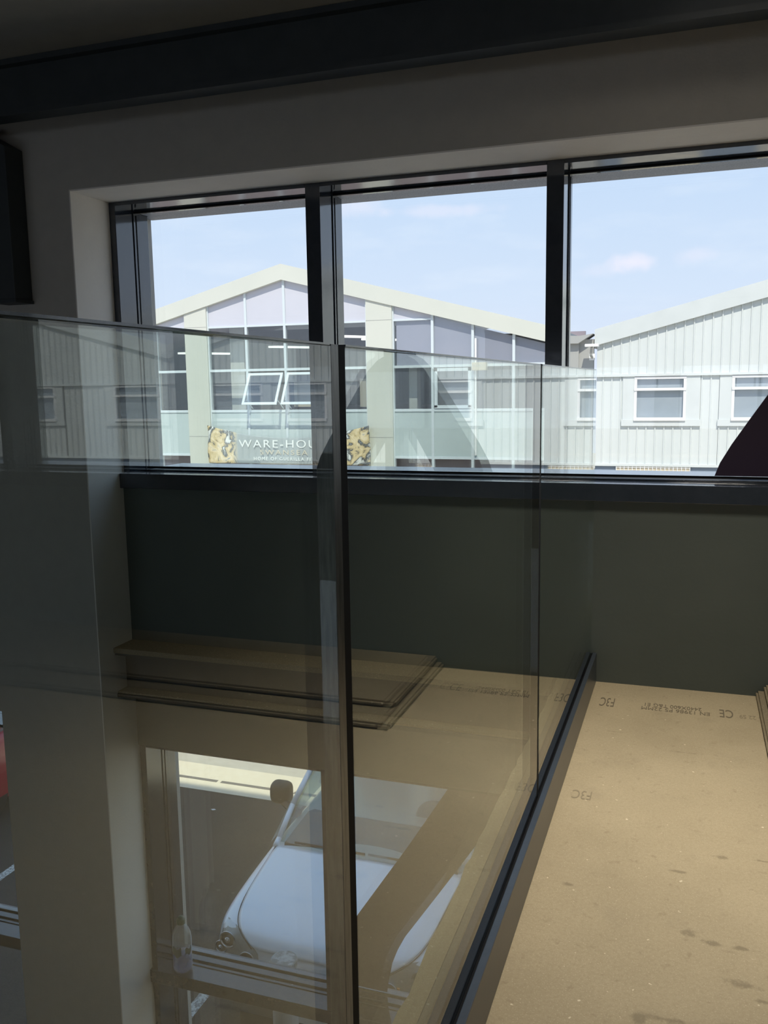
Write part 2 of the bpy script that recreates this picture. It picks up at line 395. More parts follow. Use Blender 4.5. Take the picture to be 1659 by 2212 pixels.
# curtain wall : mullions, sills, panes
MX = [-1.3465 + .887 * k for k in range(7)]     # mullion centres
def mull(bm, x, w, z0, z1):
    box(bm, x - w / 2, x + w / 2, YF, 3.235, z0, z1)
    box(bm, x - w / 2 - .004, x + w / 2 + .004, 3.238, 3.30, z0, z1)
    box(bm, x - w / 2, x + w / 2, 3.30, 3.34, z0, z1)
win1 = sempty('window_1', (0, YF, .7)); win2 = sempty('window_2', (0, YF, -2.0)); win3 = sempty('window_3', (-4.5, YF, -2.0))
EDGES = [XL] + MX + [XR]
for (wn, z0, z1, ex) in ((win1, .712, HEAD - .004, EDGES), (win2, -3.5, -.475, EDGES), (win3, -3.5, -.475, [-6.3, -5.39, -4.5, -3.64, -2.75])):
    for k, x in enumerate(ex):
        bm = BM()
        if k == 0: 
            box(bm, x + .004, x + .032, YF, 3.235, z0, z1); box(bm, x + .004, x + .036, 3.238, 3.34, z0, z1)
        elif k == len(ex) - 1:
            box(bm, x - .032, x - .004, YF, 3.235, z0, z1); box(bm, x - .036, x - .004, 3.238, 3.34, z0, z1)
        else: mull(bm, x, .058, z0, z1)
        obj('mullion', bm, 'frame', wn, bevel=.0015)
    tr = [] if wn is win1 else [-1.565]
    for k in range(len(ex) - 1):
        a = ex[k] + (.0325 if k == 0 else .0295); b = ex[k + 1] - (.0325 if k == len(ex) - 2 else .0295)
        bm = BM(); box(bm, a, b, YF, 3.235, z1 - .014, z1); box(bm, a, b, 3.238, 3.262, z1 - .016, z1)
        obj('head_frame', bm, 'frame', wn)
        spans = [(z0, z1)] if not tr else [(z0, -1.595), (-1.535, z1)]
        for (s0, s1) in spans:
            bm = BM(); box(bm, a - .004, b + .004, YG, YG + .024, s0 + .012, s1 - .02)
            obj('pane', bm, 'pane', wn)
            bm = BM()   # gaskets and bottom bead
            for gx in (a, b - .005): box(bm, gx, gx + .005, YG - .007, YG - .001, s0 + .012, s1 - .03)
            box(bm, a, b, YG - .007, YG - .001, s0 + .006, s0 + .014)
            box(bm, a, b, YG - .012, YG - .001, s1 - .022, s1 - .016)
            obj('gasket', bm, 'gasket', wn)
    if tr:
        bm = BM(); box(bm, ex[0] + .005, ex[-1] - .005, 3.098, 3.235, -1.595, -1.535)
        box(bm, ex[0] + .005, ex[-1] - .005, 3.185, 3.195, -1.535, -1.531)
        box(bm, ex[0] + .005, ex[-1] - .005, 3.212, 3.30, -1.595, -1.527)
        obj('transom', bm, 'frame', wn, bevel=.002)
        bm = BM(); box(bm, ex[0] + .005, ex[-1] - .005, YF, 3.32, -3.67, -3.5); obj('bottom_rail', bm, 'frame', wn)
# upper sill ledge with grooves
bm = BM()
box(bm, XL + .005, XR - .005, 3.085, 3.215, .650, .711)
obj('sill', bm, 'frame', win1, bevel=.002)
bm = BM(); box(bm, XL + .03, XR - .005, 3.206, 3.2145, .711, .7165); obj('glazing_bead', bm, 'frame', win1, bevel=.001)
bm = BM(); box(bm, XL + .01, XR - .01, 3.385, 3.56, .690, .712); obj('outer_sill', bm, 'sillwhite', win1)
bm = BM(); box(bm, XL + .01, XR - .01, 3.217, 3.384, .66, .705); obj('sill_channel', bm, 'frame', win1)
# spandrel behind the floor edge, and the outside lintel soffit
bm = BM(); box(bm, XL + .004, XR - .004, 3.11, 3.30, -.475, .652); struct('wall_spandrel', bm, 'spandrel')
bm = BM(); box(bm, XL, XR, 3.30, 3.42, -.475, .69); struct('wall_outer', bm, 'clad')
bm = BM(); box(bm, XL + .002, XR - .002, 3.342, 3.425, HEAD - .023, HEAD + .001); struct('trim_5', bm, 'soffit')
bm = BM(); box(bm, XL + .040, XR - .040, 3.287, 3.3415, HEAD - .023, HEAD + .001); struct('trim_6', bm, 'soffit')

# ================================================================ STEELWORK
def ibeam_x(bm, x0, x1, yf, z0, z1, fl=.2, tf=.018, tw=.012):
    yc = yf + fl / 2
    box(bm, x0, x1, yf, yf + fl, z0, z0 + tf); box(bm, x0, x1, yf, yf + fl, z1 - tf, z1); box(bm, x0, x1, yc - tw / 2, yc + tw / 2, z0 + tf, z1 - tf)
bm = BM(); ibeam_x(bm, -7.95, 7.95, 2.62, 1.995, 2.178, fl=.075)
tag(obj('steel_beam', bm, 'steel'), 'long dark grey steel I-beam under the ceiling above the windows', 'beam')
t = thing('edge_beam', 'dark steel channel with a chipboard strip, crossing the windows at floor level', 'beam', (-1.3, 3.0, -.2))
bm = BM(); box(bm, XL + .006, -.445, 2.985, 3.109, -.035, -.023); box(bm, XL + .006, -.445, 3.055, 3.07, -.20, -.035); box(bm, XL + .006, -.445, 2.985, 3.109, -.215, -.20); obj('steel_channel', bm, 'steel', t)
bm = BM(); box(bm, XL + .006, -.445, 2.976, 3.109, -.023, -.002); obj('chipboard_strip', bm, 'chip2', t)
bm = BM(); box(bm, XL + .006, -.445, 2.99, 3.05, -.1995, -.192); obj('lit_flange_strip', bm, 'chip2', t)  # paler strip stands for light falling on the lower flange
# diagonal bracket at the left
t = thing('steel_bracket', 'dark steel bracket with sloping struts on the wall left of the window', 'bracket', (-2.48, 2.83, 1.4))
bm = BM(); prism(bm, [(-2.545, 1.40), (-2.435, 1.40), (-2.435, 1.955), (-2.545, 2.015)], 'y', 2.79, 2.886); obj('upright', bm, 'steel', t, bevel=.003)
for nm, (za, zb), (zc, zd) in (('lower_strut', (1.415, 1.60), (1.93, 2.06)), ('upper_strut', (1.645, 2.005), (2.08, 2.175))):
    bm = BM(); vs = [bm.verts.new(p) for p in [(-2.545, 2.80, za), (-2.545, 2.88, za), (-2.545, 2.88, zb), (-2.545, 2.80, zb), (-3.2, 2.80, zc), (-3.2, 2.88, zc), (-3.2, 2.88, zd), (-3.2, 2.80, zd)]]
    for f in ((0, 1, 2, 3), (4, 7, 6, 5), (0, 4, 5, 1), (1, 5, 6, 2), (2, 6, 7, 3), (3, 7, 4, 0)): bm.faces.new([vs[i] for i in f])
    obj(nm, bm, 'steel', t)
bm = BM(); box(bm, -2.55, -2.43, 2.785, 2.886, 1.388, 1.40); obj('foot_plate', bm, 'steel', t)

# ================================================================ GLASS BALUSTRADE
bal = thing('glass_balustrade', 'frameless glass balustrade in a dark base channel along the deck edge', 'balustrade', (-.32, 1.0, 0))
bm = BM()
x0, x1 = -.3485, -.293
for (a, b) in ((x0, -.3345), (-.307, x1)): box(bm, a, b, -2.5, 3.108, .0002, .106)
box(bm, -.3345, -.307, -2.5, 3.108, .0002, .012)
obj('base_channel', bm, 'channel', bal, bevel=.0015)
bm = BM()
for (a, b) in ((-.3345, -.3288), (-.3107, -.307)): box(bm, a, b, -2.5, 3.105, .06, .1045)
obj('gasket', bm, 'gasket', bal)
GT = 1.0955
for (a, b) in ((-1.4, .7540), (.789, 1.932), (1.957, 3.10)):
    bm = BM(); box(bm, -.3285, -.311, a, b, .02, GT)
    gp = obj('glass_pane', bm, 'balglass', bal, bevel=.0008)
    bm = BM(); box(bm, -.3283, -.3112, a + .002, b - .002, GT, GT + .0018); obj('polished_top_edge', bm, 'frame', gp)
bm = BM(); box(bm, -.3283, -.3112, .7722, .7885, .02, GT + .001); obj('joint_seal', bm, 'gasket', bal)
bm = BM(); box(bm, -.3275, -.3120, 1.9335, 1.9555, .02, GT + .002); obj('joint_seal', bm, 'gasket', bal)
bm = BM(); box(bm, -.3284, -.3111, .7545, .7718, .108, GT + .001); obj('edge_trim', bm, 'silver', bal); 

# ================================================================ BOARDS ON THE DECK
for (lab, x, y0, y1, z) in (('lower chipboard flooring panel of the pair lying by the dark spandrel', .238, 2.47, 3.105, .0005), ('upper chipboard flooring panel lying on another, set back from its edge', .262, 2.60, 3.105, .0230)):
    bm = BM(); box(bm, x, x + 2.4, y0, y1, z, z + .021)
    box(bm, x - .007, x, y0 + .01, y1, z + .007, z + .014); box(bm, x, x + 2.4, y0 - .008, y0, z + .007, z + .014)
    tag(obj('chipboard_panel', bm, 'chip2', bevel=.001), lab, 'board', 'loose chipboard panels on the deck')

# ================================================================ LOGO FILM ON THE GLASS
def film(poly, parent, name='logo_piece'):
    bm = BM(); prism(bm, poly, 'y', YG - .0022, YG - .0004); return obj(name, bm, 'vinyl', parent)
c = .4375
half = [(.079, .727), (.095, .772), (.13, .836), (.185, .923), (.238, 1.005), (.305, 1.11), (.345, 1.150), (.38, 1.168), (.4035, 1.174)]
inner = [(.4035, .905), (.315, .745), (.305, .727)]
t = thing('window_logo', 'large dark purple triangular logo film on the upper right window', 'window film', (c, YG, .73))
film(half + inner, t)
film([(2 * c - x + .0, z) for x, z in half[:-1]] + [(.4615, 1.174), (.4615, .905), (2 * c - .315, .745), (2 * c - .305, .727)], t)
t = thing('window_stripe', 'dark purple curving stripe of film on the lower window over the silver car', 'window film', (-1.0, YG, -1.5))
film([(-.895, -.497), (-.855, -.515), (-1.056, -.837), (-1.282, -1.181), (-1.312, -1.23), (-1.312, -1.515), (-1.154, -1.515), (-1.151, -1.487), (-1.129, -1.374), (-1.105, -1.31), (-1.070, -1.24), (-.93, -1.03), (-.801, -.834), (-.585, -.50)][1:], t, 'film_stripe')
film([(-1.312, -1.63), (-1.155, -1.63), (-1.155, -3.4), (-1.312, -3.4)], t, 'film_stripe')

# ================================================================ BOTTLE
bx_, by_, bz_ = -2.087, 3.146, -1.5348
t = thing('water_bottle', 'clear plastic water bottle with a green cap on the lower window transom', 'bottle', (bx_, by_, bz_))
R0 = .043
prof = [(.012, .003), (.030, .0), (.038, .004), (R0, .016), (R0, .03), (R0 - .003, .034), (R0, .040), (R0 - .003, .046), (R0, .052), (R0 - .003, .058), (R0, .064), (R0, .14), (R0 - .001, .158), (.040, .175), (.034, .194), (.024, .210), (.016, .218), (.0145, .224), (.0145, .236)]
bm = BM(); lathe(bm, prof, (bx_, by_, bz_), 36); obj('bottle_body', bm, 'pet', t, smooth=True)
bm = BM(); lathe(bm, [(r - .0018, h + .001 if i else h + .002) for i, (r, h) in enumerate(prof[1:12])][:10] + [(R0 - .002, .078)], (bx_, by_, bz_ + .0012), 36); obj('water', bm, 'water', t, smooth=True)
bm = BM(); lathe(bm, [(.0185, .224), (.0190, .226), (.0190, .244), (.0165, .248), (.0120, .2485), (.0115, .256), (.009, .258)], (bx_, by_, bz_), 24); obj('cap', bm, 'greencap', t, smooth=True)
bm = BM()
for a0, a1, z0, z1 in ((-2.2, -1.1, .088, .128), (-2.9, -2.45, .09, .13), (-.7, .1, .092, .122)):
    n = 8; r = R0 + .0006
    vv = [[bm.verts.new((bx_ + r * math.cos(a0 + (a1 - a0) * i / n), by_ + r * math.sin(a0 + (a1 - a0) * i / n), bz_ + z + .006 * math.sin(i))) for i in range(n + 1)] for z in (z0, z1)]
    for i in range(n): bm.faces.new([vv[0][i], vv[0][i + 1], vv[1][i + 1], vv[1][i]])
obj('label', bm, 'label', t)

# ================================================================ CEILING PANEL LIGHTS (out of view; the rear one is added for ambient fill)
for (lx, ly, w, e, sprd, lab) in ((.10, 2.12, .4, LAMP_W, 92, 'small square ceiling light panel close to the windows, above the deck edge'), (3.6, -2.4, .9, 6.0, 150, 'larger square fill light panel added on the ceiling at the back of the deck')):
    t = thing('ceiling_light', lab, 'light', (lx, ly, 2.18), 'ceiling light panels')
    bm = BM(); box(bm, lx - w / 2, lx + w / 2, ly - w / 2, ly + w / 2, 2.150, 2.1795); obj('casing', bm, 'lampbody', t)
    bm = BM(); box(bm, lx - w / 2 + .03, lx + w / 2 - .03, ly - w / 2 + .03, ly + w / 2 - .03, 2.145, 2.1498); obj('diffuser', bm, 'diffuser', t)
    L = bpy.data.lights.new('panel_lamp', 'AREA'); L.energy = e; L.size = w * .9; L.color = (1, .92, .78); L.spread = math.radians(sprd)
    lo = bpy.data.objects.new('panel_lamp', L); COL.objects.link(lo); lo.location = (lx, ly, 2.14)
    lo.parent = t; lo.matrix_parent_inverse = Matrix.Translation(-t.location)

# ================================================================ OUTSIDE GROUND
bm = BM(); box(bm, -60, 60, YO, 8.70, G - .5, G); struct('ground', bm, 'asphalt')
bm = BM(); box(bm, -60, 60, 9.35, 60, G - .5, G); struct('ground_far', bm, 'concrete')
bm = BM(); box(bm, -60, 60, 8.70, 9.35, G - .5, G + .004); struct('kerb_strip', bm, 'kerb')
bm = BM()
x = -14.0
while x < 10: box(bm, x, x + .92, 8.93, 8.985, G + .003, G + .006); x += .97
struct('drain_channel', bm, 'drain')
for (x, y0, y1) in ((-3.553, 3.9, 5.66), (-6.36, 3.9, 6.95), (-.73, 3.9, 5.66)):
    bm = BM(); prism(bm, [(x, y0), (x + .09, y0), (x + .09 + .01, y1), (x + .01, y1)], 'z', G + .001, G + .004)
    tag(struct('road_marking', bm, 'paint'), kind='structure')

# bollard
bo = (-2.385, 4.74)
t = thing('bollard', 'round metal bollard with a pale cap standing before the silver car', 'bollard', (bo[0], bo[1], G))
bm = BM(); lathe(bm, [(.083, 0), (.083, 1.06), (.085, 1.065)], (bo[0], bo[1], G), 32); obj('post', bm, 'postwhite', t, smooth=False)
bm = BM(); lathe(bm, [(.088, 1.05), (.088, 1.085), (.082, 1.092), (.0, 1.095)], (bo[0], bo[1], G), 32); obj('cap', bm, 'bollardcap', t)
for (x, y, z, r, lab) in ((-4.178, 8.62, G, .05, 'white paper scrap by the kerb below the car wing mirror'), (-5.35, 7.2, G, .02, 'tiny white paper scrap on the asphalt near the left window frame'), (-4.6, 6.9, G, .018, 'tiny white paper scrap on the asphalt between bottle and car'), (-5.0, 8.3, G, .03, 'small white paper scrap near the kerb at the left')):
    bm = BM(); prism(bm, [(x - r, y), (x, y - r * .5), (x + r, y + .2 * r), (x + .2 * r, y + .6 * r)], 'z', z + .001, z + .006)
    tag(obj('litter_scrap', bm, 'paper'), lab, 'litter', 'paper scraps on the asphalt')

# ================================================================ CARS
def make_car(name, label, xc, yf, paint, sedan=False):
    """minivan nose toward -y; local h above ground"""
    root = thing(name, label, 'car', (xc, yf + 2.1, G))
    Wd = .915
    def P(v, y, h): return (xc + v, yf + y, G + h)
    def loft(stations, closed_bottom=True):
        bm = BM(); rows = []
        for st in stations: rows.append([bm.verts.new(P(v, y, h)) for (v, y, h) in st])
        for a, b in zip(rows, rows[1:]):
            for i in range(len(a) - 1): bm.faces.new([a[i], a[i + 1], b[i + 1], b[i]])
        return bm
    def sect(y, w, zt, zs, nose=0.0, zb=.22):
        """full cross-section left to right below the glasshouse; nose bends the middle forward"""
        pr = [(-.98, zb), (-1.0, .45), (-.995, zs - .16), (-.965, zs - .05), (-.92, zs), (-.80, zs + (zt - zs) * .45), (-.55, zs + (zt - zs) * .8), (-.28, zs + (zt - zs) * .97), (0, zt)]
        pr = pr + [(-v, h) for v, h in pr[-2::-1]]
        return [(v * w, y + nose * (abs(v) ** 2.6), h) for v, h in pr]
    # lower body: bumper nose, wings, sills, tail
    st = [sect(.03, Wd * .84, .28, .27, .26, .24), sect(-.02, Wd * .89, .46, .44, .26, .24), sect(-.01, Wd * .93, .62, .60, .25, .24), sect(.01, Wd * .95, .765, .745, .23, .24), sect(.06, Wd * .97, .86, .825, .20, .24),
          sect(.26, Wd * .99, .925, .875, .10, .24), sect(.60, Wd, .975, .915, .05), sect(.90, Wd, 1.0, .94, 0), sect(1.15, Wd, 1.01, .965, 0), sect(1.6, Wd, 1.02, .985, 0), sect(2.6, Wd, 1.02, .99, 0), sect(3.8, Wd, 1.04, 1.0, 0), sect(4.25, Wd * .95, 1.0, .95, -.1), sect(4.38, Wd * .88, .6, .55, -.15), sect(4.36, Wd * .85, .3, .28, -.15)]
    bm = loft(st)
    body = obj('body', bm, paint, root, smooth=True, sub=2)
    bpy.context.view_layer.update()
    bvh = BVHTree.FromObject(body, bpy.context.evaluated_depsgraph_get())
    # bonnet panel lying a hair above the wings so its shut line shows
    def hood_row(y, zt, zs, w, nose):
        return [(v * w, y + nose * (abs(v * w / Wd) ** 2.6), zs + (zt - zs) * f + .008) for v, f in ((-1, .42), (-.85, .62), (-.6, .82), (-.3, .96), (0, 1.0), (.3, .96), (.6, .82), (.85, .62), (1, .42))]
    hr = [hood_row(.03, .79, .76, .50, .20), hood_row(.09, .875, .835, .66, .16), hood_row(.28, .93, .88, .735, .10), hood_row(.60, .98, .92, .76, .05), hood_row(.90, 1.008, .945, .78, .03), hood_row(1.02, 1.02, .96, .79, .10)]
    bm = loft(hr)
    for f in list(bm.faces): pass
    o = obj('bonnet', bm, paint, root, smooth=True, sub=2); md = o.modifiers.new('s', 'SOLIDIFY'); md.thickness = .006
    for s in (-1, 1):   # shut line
        bm = BM(); pth = [Vector((s * r[8][0], r[8][1], r[8][2])) for r in hr]
        for _ in range(3): pth = [pth[0]] + [q_ for a, b in zip(pth, pth[1:]) for q_ in (a * .75 + b * .25, a * .25 + b * .75)] + [pth[-1]]
        for a, b in zip(pth, pth[1:]): tube(bm, P(a[0] + s * .006, a[1], a[2] - .006), P(b[0] + s * .006, b[1], b[2] - .006), .0035, seg=6)
        obj('bonnet_gap', bm, 'blackplastic', root)
    # glasshouse
    def ring(y, w, h, dy=.0): return [(v * w, y + dy * v * v, h - .05 * abs(v) ** 4) for v in (-1, -.6, -.2, .2, .6, 1)]
    bm = loft([ring(1.03, .80, 1.035, .13), ring(1.28, .775, 1.235, .12), ring(1.55, .725, 1.43, .11), ring(1.76, .665, 1.555, .10)])
    ws = obj('windscreen', bm, 'carglass', root, smooth=True)
    bm = loft([ring(1.76, .665, 1.56, .10), ring(2.0, .645, 1.62, .04), ring(2.6, .64, 1.655), ring(3.4, .63, 1.64), ring(3.95, .60, 1.58)])
    o = obj('roof', bm, paint, root, smooth=True); md = o.modifiers.new('s', 'SOLIDIFY'); md.thickness = .03
    for s in (-1, 1):
        bm = BM(); pp = [(.80, 1.08, .985), (.805, 1.16, 1.01), (.785, 1.40, 1.20), (.735, 1.66, 1.395), (.675, 1.86, 1.52), (.65, 2.2, 1.59)]
        for a, b in zip(pp, pp[1:]): tube(bm, P(s * a[0], a[1], a[2]), P(s * b[0], b[1], b[2]), .024, seg=10)
        obj('windscreen_pillar', bm, paint, root, smooth=True)
        bm = BM(); vv = [bm.verts.new(P(s * v, y, h)) for v, y, h in ((.87, 1.14, .98), (.88, 3.9, 1.0), (.66, 3.7, 1.58), (.66, 2.1, 1.60), (.745, 1.70, 1.42), (.80, 1.40, 1.23))]
        bm.faces.new(vv); obj('side_window', bm, 'carglass', root)
        for y, rr in ((2.25, .035), (3.25, .035), (3.85, .06)):
            bm = BM(); tube(bm, P(s * .865, y, 1.0), P(s * .655, y + .02, 1.60), rr, seg=8); obj('door_pillar', bm, paint, root)
        # wing mirror
        mrx, mry, mrh = s * 1.06, 1.74, 1.10
        bm = BM(); box(bm, xc + mrx - .115, xc + mrx + .105, yf + mry - .07, yf + mry + .09, G + mrh - .10, G + mrh + .12)
        for v in bm.verts:
            if v.co.y > yf + mry: v.co.x = xc + mrx + (v.co.x - xc - mrx) * 1.0
            else: v.co.x = xc + mrx + (v.co.x - xc - mrx) * .86; v.co.z = G + mrh + (v.co.z - G - mrh) * .86
        bmesh.ops.bevel(bm, geom=bm.edges[:] , offset=.065, segments=5, profile=.5, affect='EDGES')
        wm = obj('wing_mirror', bm, 'blackplastic', root, smooth=True)
        bm = BM(); tube(bm, P(s * .84, 1.62, 1.0), P(s * 1.03, 1.72, 1.04), .045, .035, seg=10); obj('mirror_arm', bm, 'blackplastic', wm)
        # headlamp
        bm = BM()
        outline = [(.885, .74), (.90, .62), (.87, .54), (.72, .52), (.56, .52), (.47, .56), (.43, .66), (.45, .755), (.54, .81), (.66, .845), (.79, .85), (.86, .81)]
        def sy(v, h):
            q = bvh.ray_cast(Vector((xc + s * v, yf - 1, G + h)), Vector((0, 1, 0)))[0]
            return (q.y - yf) if q else .4
        cvh = (.69, .67)
        def shell(bm, off_edge, off_mid):
            rings = []
            for k in (1.0, .75, .5, .25):
                rings.append([bm.verts.new(P(s * (cvh[0] + (v - cvh[0]) * k), sy(cvh[0] + (v - cvh[0]) * k, cvh[1] + (h - cvh[1]) * k) - (off_edge if k == 1 else off_mid), cvh[1] + (h - cvh[1]) * k)) for v, h in outline])
            cc = bm.verts.new(P(s * cvh[0], sy(*cvh) - off_mid, cvh[1]))
            n = len(outline)
            for r0, r1 in zip(rings, rings[1:]):
                for i in range(n): bm.faces.new([r0[i], r0[(i + 1) % n], r1[(i + 1) % n], r1[i]])
            for i in range(n): bm.faces.new([rings[-1][i], rings[-1][(i + 1) % n], cc])
        bm.free(); bm = BM(); shell(bm, .008, .040); hl = obj('headlamp', bm, 'lens', root, smooth=True)
        bm = BM(); shell(bm, .006, .007); obj('lamp_housing', bm, 'lampbowl', hl, smooth=True)
        for (v, h, r) in ((.735, .76, .066), (.535, .70, .062), (.645, .645, .034), (.82, .66, .05)):
            y = sy(v, h) - .012
            bm = BM(); lathe(bm, [(r, -.012), (r * .98, -.018), (r * .90, -.018), (r * .7, .004), (r * .35, .016), (.0, .018)], P(s * v, y - .004, h), 24, axis='y'); obj('reflector', bm, 'chrome', hl, smooth=True)
            bm = BM(); lathe(bm, [(r * .80, -.0165), (.0, -.016)], P(s * v, y, h), 20, axis='y'); obj('lamp_well', bm, 'blackplastic', hl)
            bm = BM(); lathe(bm, [(0, -.036), (r * .3, -.03), (r * .42, -.016)], P(s * v, y, h), 16, axis='y'); obj('bulb', bm, 'chrome', hl, smooth=True)
        y = sy(.59, .66); bm = BM(); box(bm, *sorted((xc + s * .585, xc + s * .603)), yf + y - .02, yf + y - .008, G + .62, G + .71); obj('indicator', bm, 'amber', hl)
        # wheels
        for yy in (.86, 3.5):
            bm = BM(); lathe(bm, [(.18, -.10), (.31, -.10), (.325, -.07), (.325, .07), (.31, .10), (.18, .10)], P(s * .80, yy, .325), 32, axis='x'); wl = obj('wheel', bm, 'tyre', root, smooth=False)
            bm = BM(); lathe(bm, [(.0, .0), (.05, .02), (.19, .0), (.2, -.02)], P(s * .90, yy, .325), 24, axis='x'); obj('hubcap', bm, 'stainless', wl)
    # grille with chrome bars, lower intake, plate
    bm = BM(); prism(bm, [(xc - .50, G + .655), (xc + .50, G + .655), (xc + .44, G + .52), (xc - .44, G + .52)], 'y', yf - .035, yf + .12); gr = obj('grille', bm, 'blackplastic', root)
    for h in (.555, .60, .64):
        bm = BM(); w = .43 + (h - .52) * .45; box(bm, xc - w, xc + w, yf - .048, yf - .035, G + h, G + h + .012); obj('grille_bar', bm, 'chrome', gr)
    bm = BM(); box(bm, xc - .55, xc + .55, yf - .05, yf + .1, G + .27, G + .37); obj('lower_intake', bm, 'blackplastic', root)
    bm = BM(); box(bm, xc - .26, xc + .26, yf - .065, yf - .05, G + .40, G + .51); obj('number_plate', bm, 'paper', root)
    # wipers, dashboard, seats, parking ticket
    for (v0, v1) in ((-.62, .0), (.02, .60)):
        bm = BM(); tube(bm, P(v0, 1.08, 1.045), P(v1, 1.05, 1.062), .010, seg=6); tube(bm, P(v0 + .3, 1.0, 1.02), P(v0 + .32, 1.055, 1.065), .018, seg=6); obj('wiper', bm, 'blackplastic', root)
    bm = BM(); prism(bm, [(yf + 1.10, G + .90), (yf + 1.13, G + 1.0), (yf + 1.62, G + 1.04), (yf + 1.80, G + .98), (yf + 1.80, G + .7)], 'x', xc - .74, xc + .74); obj('dashboard', bm, 'dash', root)
    for v in (-.36, .36):
        bm = BM(); prism(bm, [(yf + 2.35, G + .6), (yf + 2.5, G + 1.25), (yf + 2.6, G + 1.42), (yf + 2.68, G + 1.2), (yf + 2.55, G + .6)], 'x', xc + v - .24, xc + v + .24); obj('seat', bm, 'seat', root, bevel=.03)
    bm = BM(); lathe(bm, [(.17, 0), (.185, .012), (.17, .024)], P(.36, 1.85, 1.0), 24, axis='y'); obj('steering_wheel', bm, 'blackplastic', root)
    return root
car = make_car('car', 'silver blue people carrier parked nose-in outside the lower window', -2.35, 5.10, 'carpaint')
bm = BM(); box(bm, -1.63, -1.53, 6.30, 6.34, G + 1.03, G + 1.075)
tk = obj('paper_slip', bm, 'paper'); tag(tk, 'small white paper slip behind the windscreen of the silver car', 'paper')
make_car('car', 'bright red car parked beyond the pier at the left edge', -8.06, 6.35, 'redpaint')

# ================================================================ BUILDINGS ACROSS THE ROAD
D = 20.0
# --- ribbed warehouse
ware = thing('warehouse', 'pale ribbed metal warehouse with gabled roofs and white windows', 'building', (5, D, G))
def gz(x):       # underside line of the fascia
    u = (x + 2.1) % 14.2; u = min(u, 14.2 - u)
    return 1.80 + .257 * u
WX0, WX1 = -2.0, 26.0
def ribs(bm, x0, x1, zb, zt, y=D, pitch=.184, d=.028, wr=.036):
    n0 = math.floor(x0 / pitch); x = x0; k = n0 + 1
    while x < x1 - 1e-4:
        rx = k * pitch
        a = min(rx - wr, x1)
        def q(xa, ya, xb, yb):
            vs = [bm.verts.new(p) for p in ((xa, ya, zb(xa)), (xb, yb, zb(xb)), (xb, yb, zt(xb)), (xa, ya, zt(xa)))]
            bm.faces.new(vs)
        if a > x: q(x, y, a, y)
        if rx >= x1: break
        a = max(a, x)
        q(a, y, rx - wr + .008, y - d); q(rx - wr + .008, y - d, rx - .008, y - d); q(rx - .008, y - d, rx, y)
        x = rx; k += 1
bm = BM(); ribs(bm, WX0, WX1, lambda x: 1.17, gz); obj('upper_cladding', bm, 'clad', ware)
WIN = [(-1.2, -.14), (.76, 1.78), (4.15, 5.2), (7.75, 8.79), (9.46, 10.87), (12.42, 13.82), (15.69, 16.9), (19.0, 20.2)]
bm = BM()
x = WX0
for (a, b) in WIN:
    ribs(bm, x, a - .24, lambda x: -.75, lambda x: 1.14)
    ribs(bm, a - .24, b + .28, lambda x: -.75, lambda x: .09)
    x = b + .28
ribs(bm, x, WX1, lambda x: -.75, lambda x: 1.14)
obj('lower_cladding', bm, 'clad', ware)
for (a, b) in WIN:
    bm = BM()
    box(bm, a - .24, a, D - .035, D + .02, .12, 1.14); box(bm, b, b + .28, D - .035, D + .02, .12, 1.14)
    box(bm, a - .26, b + .30, D - .06, D + .02, .075, .21)
    obj('window_surround', bm, 'cladtrim', ware)
bm = BM(); box(bm, WX0, WX1, D - .07, D + .02, 1.135, 1.185); obj('mid_flashing', bm, 'clad', ware)
bm = BM(); box(bm, WX0, WX1, D - .06, D + .02, -.80, -.75); obj('base_flashing', bm, 'clad', ware)
bm = BM()
def gpoly(lo, hi, x0, x1, y0, y1):
    xs = sorted(set([x0, x1] + [v for v in (-2.1 + 7.1 * k for k in range(6)) if x0 < v < x1]))
    for a, b in zip(xs, xs[1:]):
        e = 1e-6
        prism(bm, [(a, gz(a + e) + lo), (b, gz(b - e) + lo), (b, gz(b - e) + hi), (a, gz(a + e) + hi)], 'y', y0, y1)
gpoly(-.01, .34, -2.05, WX1, D - .10, D + .02); obj('fascia', bm, 'cladtrim', ware)
bm = BM(); gpoly(.26, .30, -2.05, WX1, D + .021, D + 25); obj('roof_sheet', bm, 'roof', ware)
bm = BM(); box(bm, WX0, WX1, D + 6.0, D + 6.1, G, 1.8); box(bm, WX0, WX1, D + .35, D + .40, G, 1.14)
obj('inner_wall', bm, 'roomdark', ware)
for i, (a, b) in enumerate(WIN):
    fr = BM(); y0, y1 = D - .045, D + .03
    box(fr, a, b, y0, y1, 1.075, 1.125); box(fr, a, b, y0 - .02, y1, .83, .885); box(fr, a, b, y0 - .05, y1, .19, .255)
    box(fr, a, a + .055, y0, y1, .25, 1.08); box(fr, b - .055, b, y0, y1, .25, 1.08)
    f = obj('window', fr, 'upvc', ware)
    bm = BM(); box(bm, a + .05, b - .05, D + .0, D + .012, .25, .84); box(bm, a + .05, b - .05, D + .0, D + .012, .88, 1.08); obj('pane', bm, 'farpane', f)
    bm = BM(); box(bm, a + .02, b - .02, D + .05, D + .06, .2, 1.12); obj('reflection_sheet', bm, 'palereflect', f)  # pale sheet behind the pane imitates its bright reflection
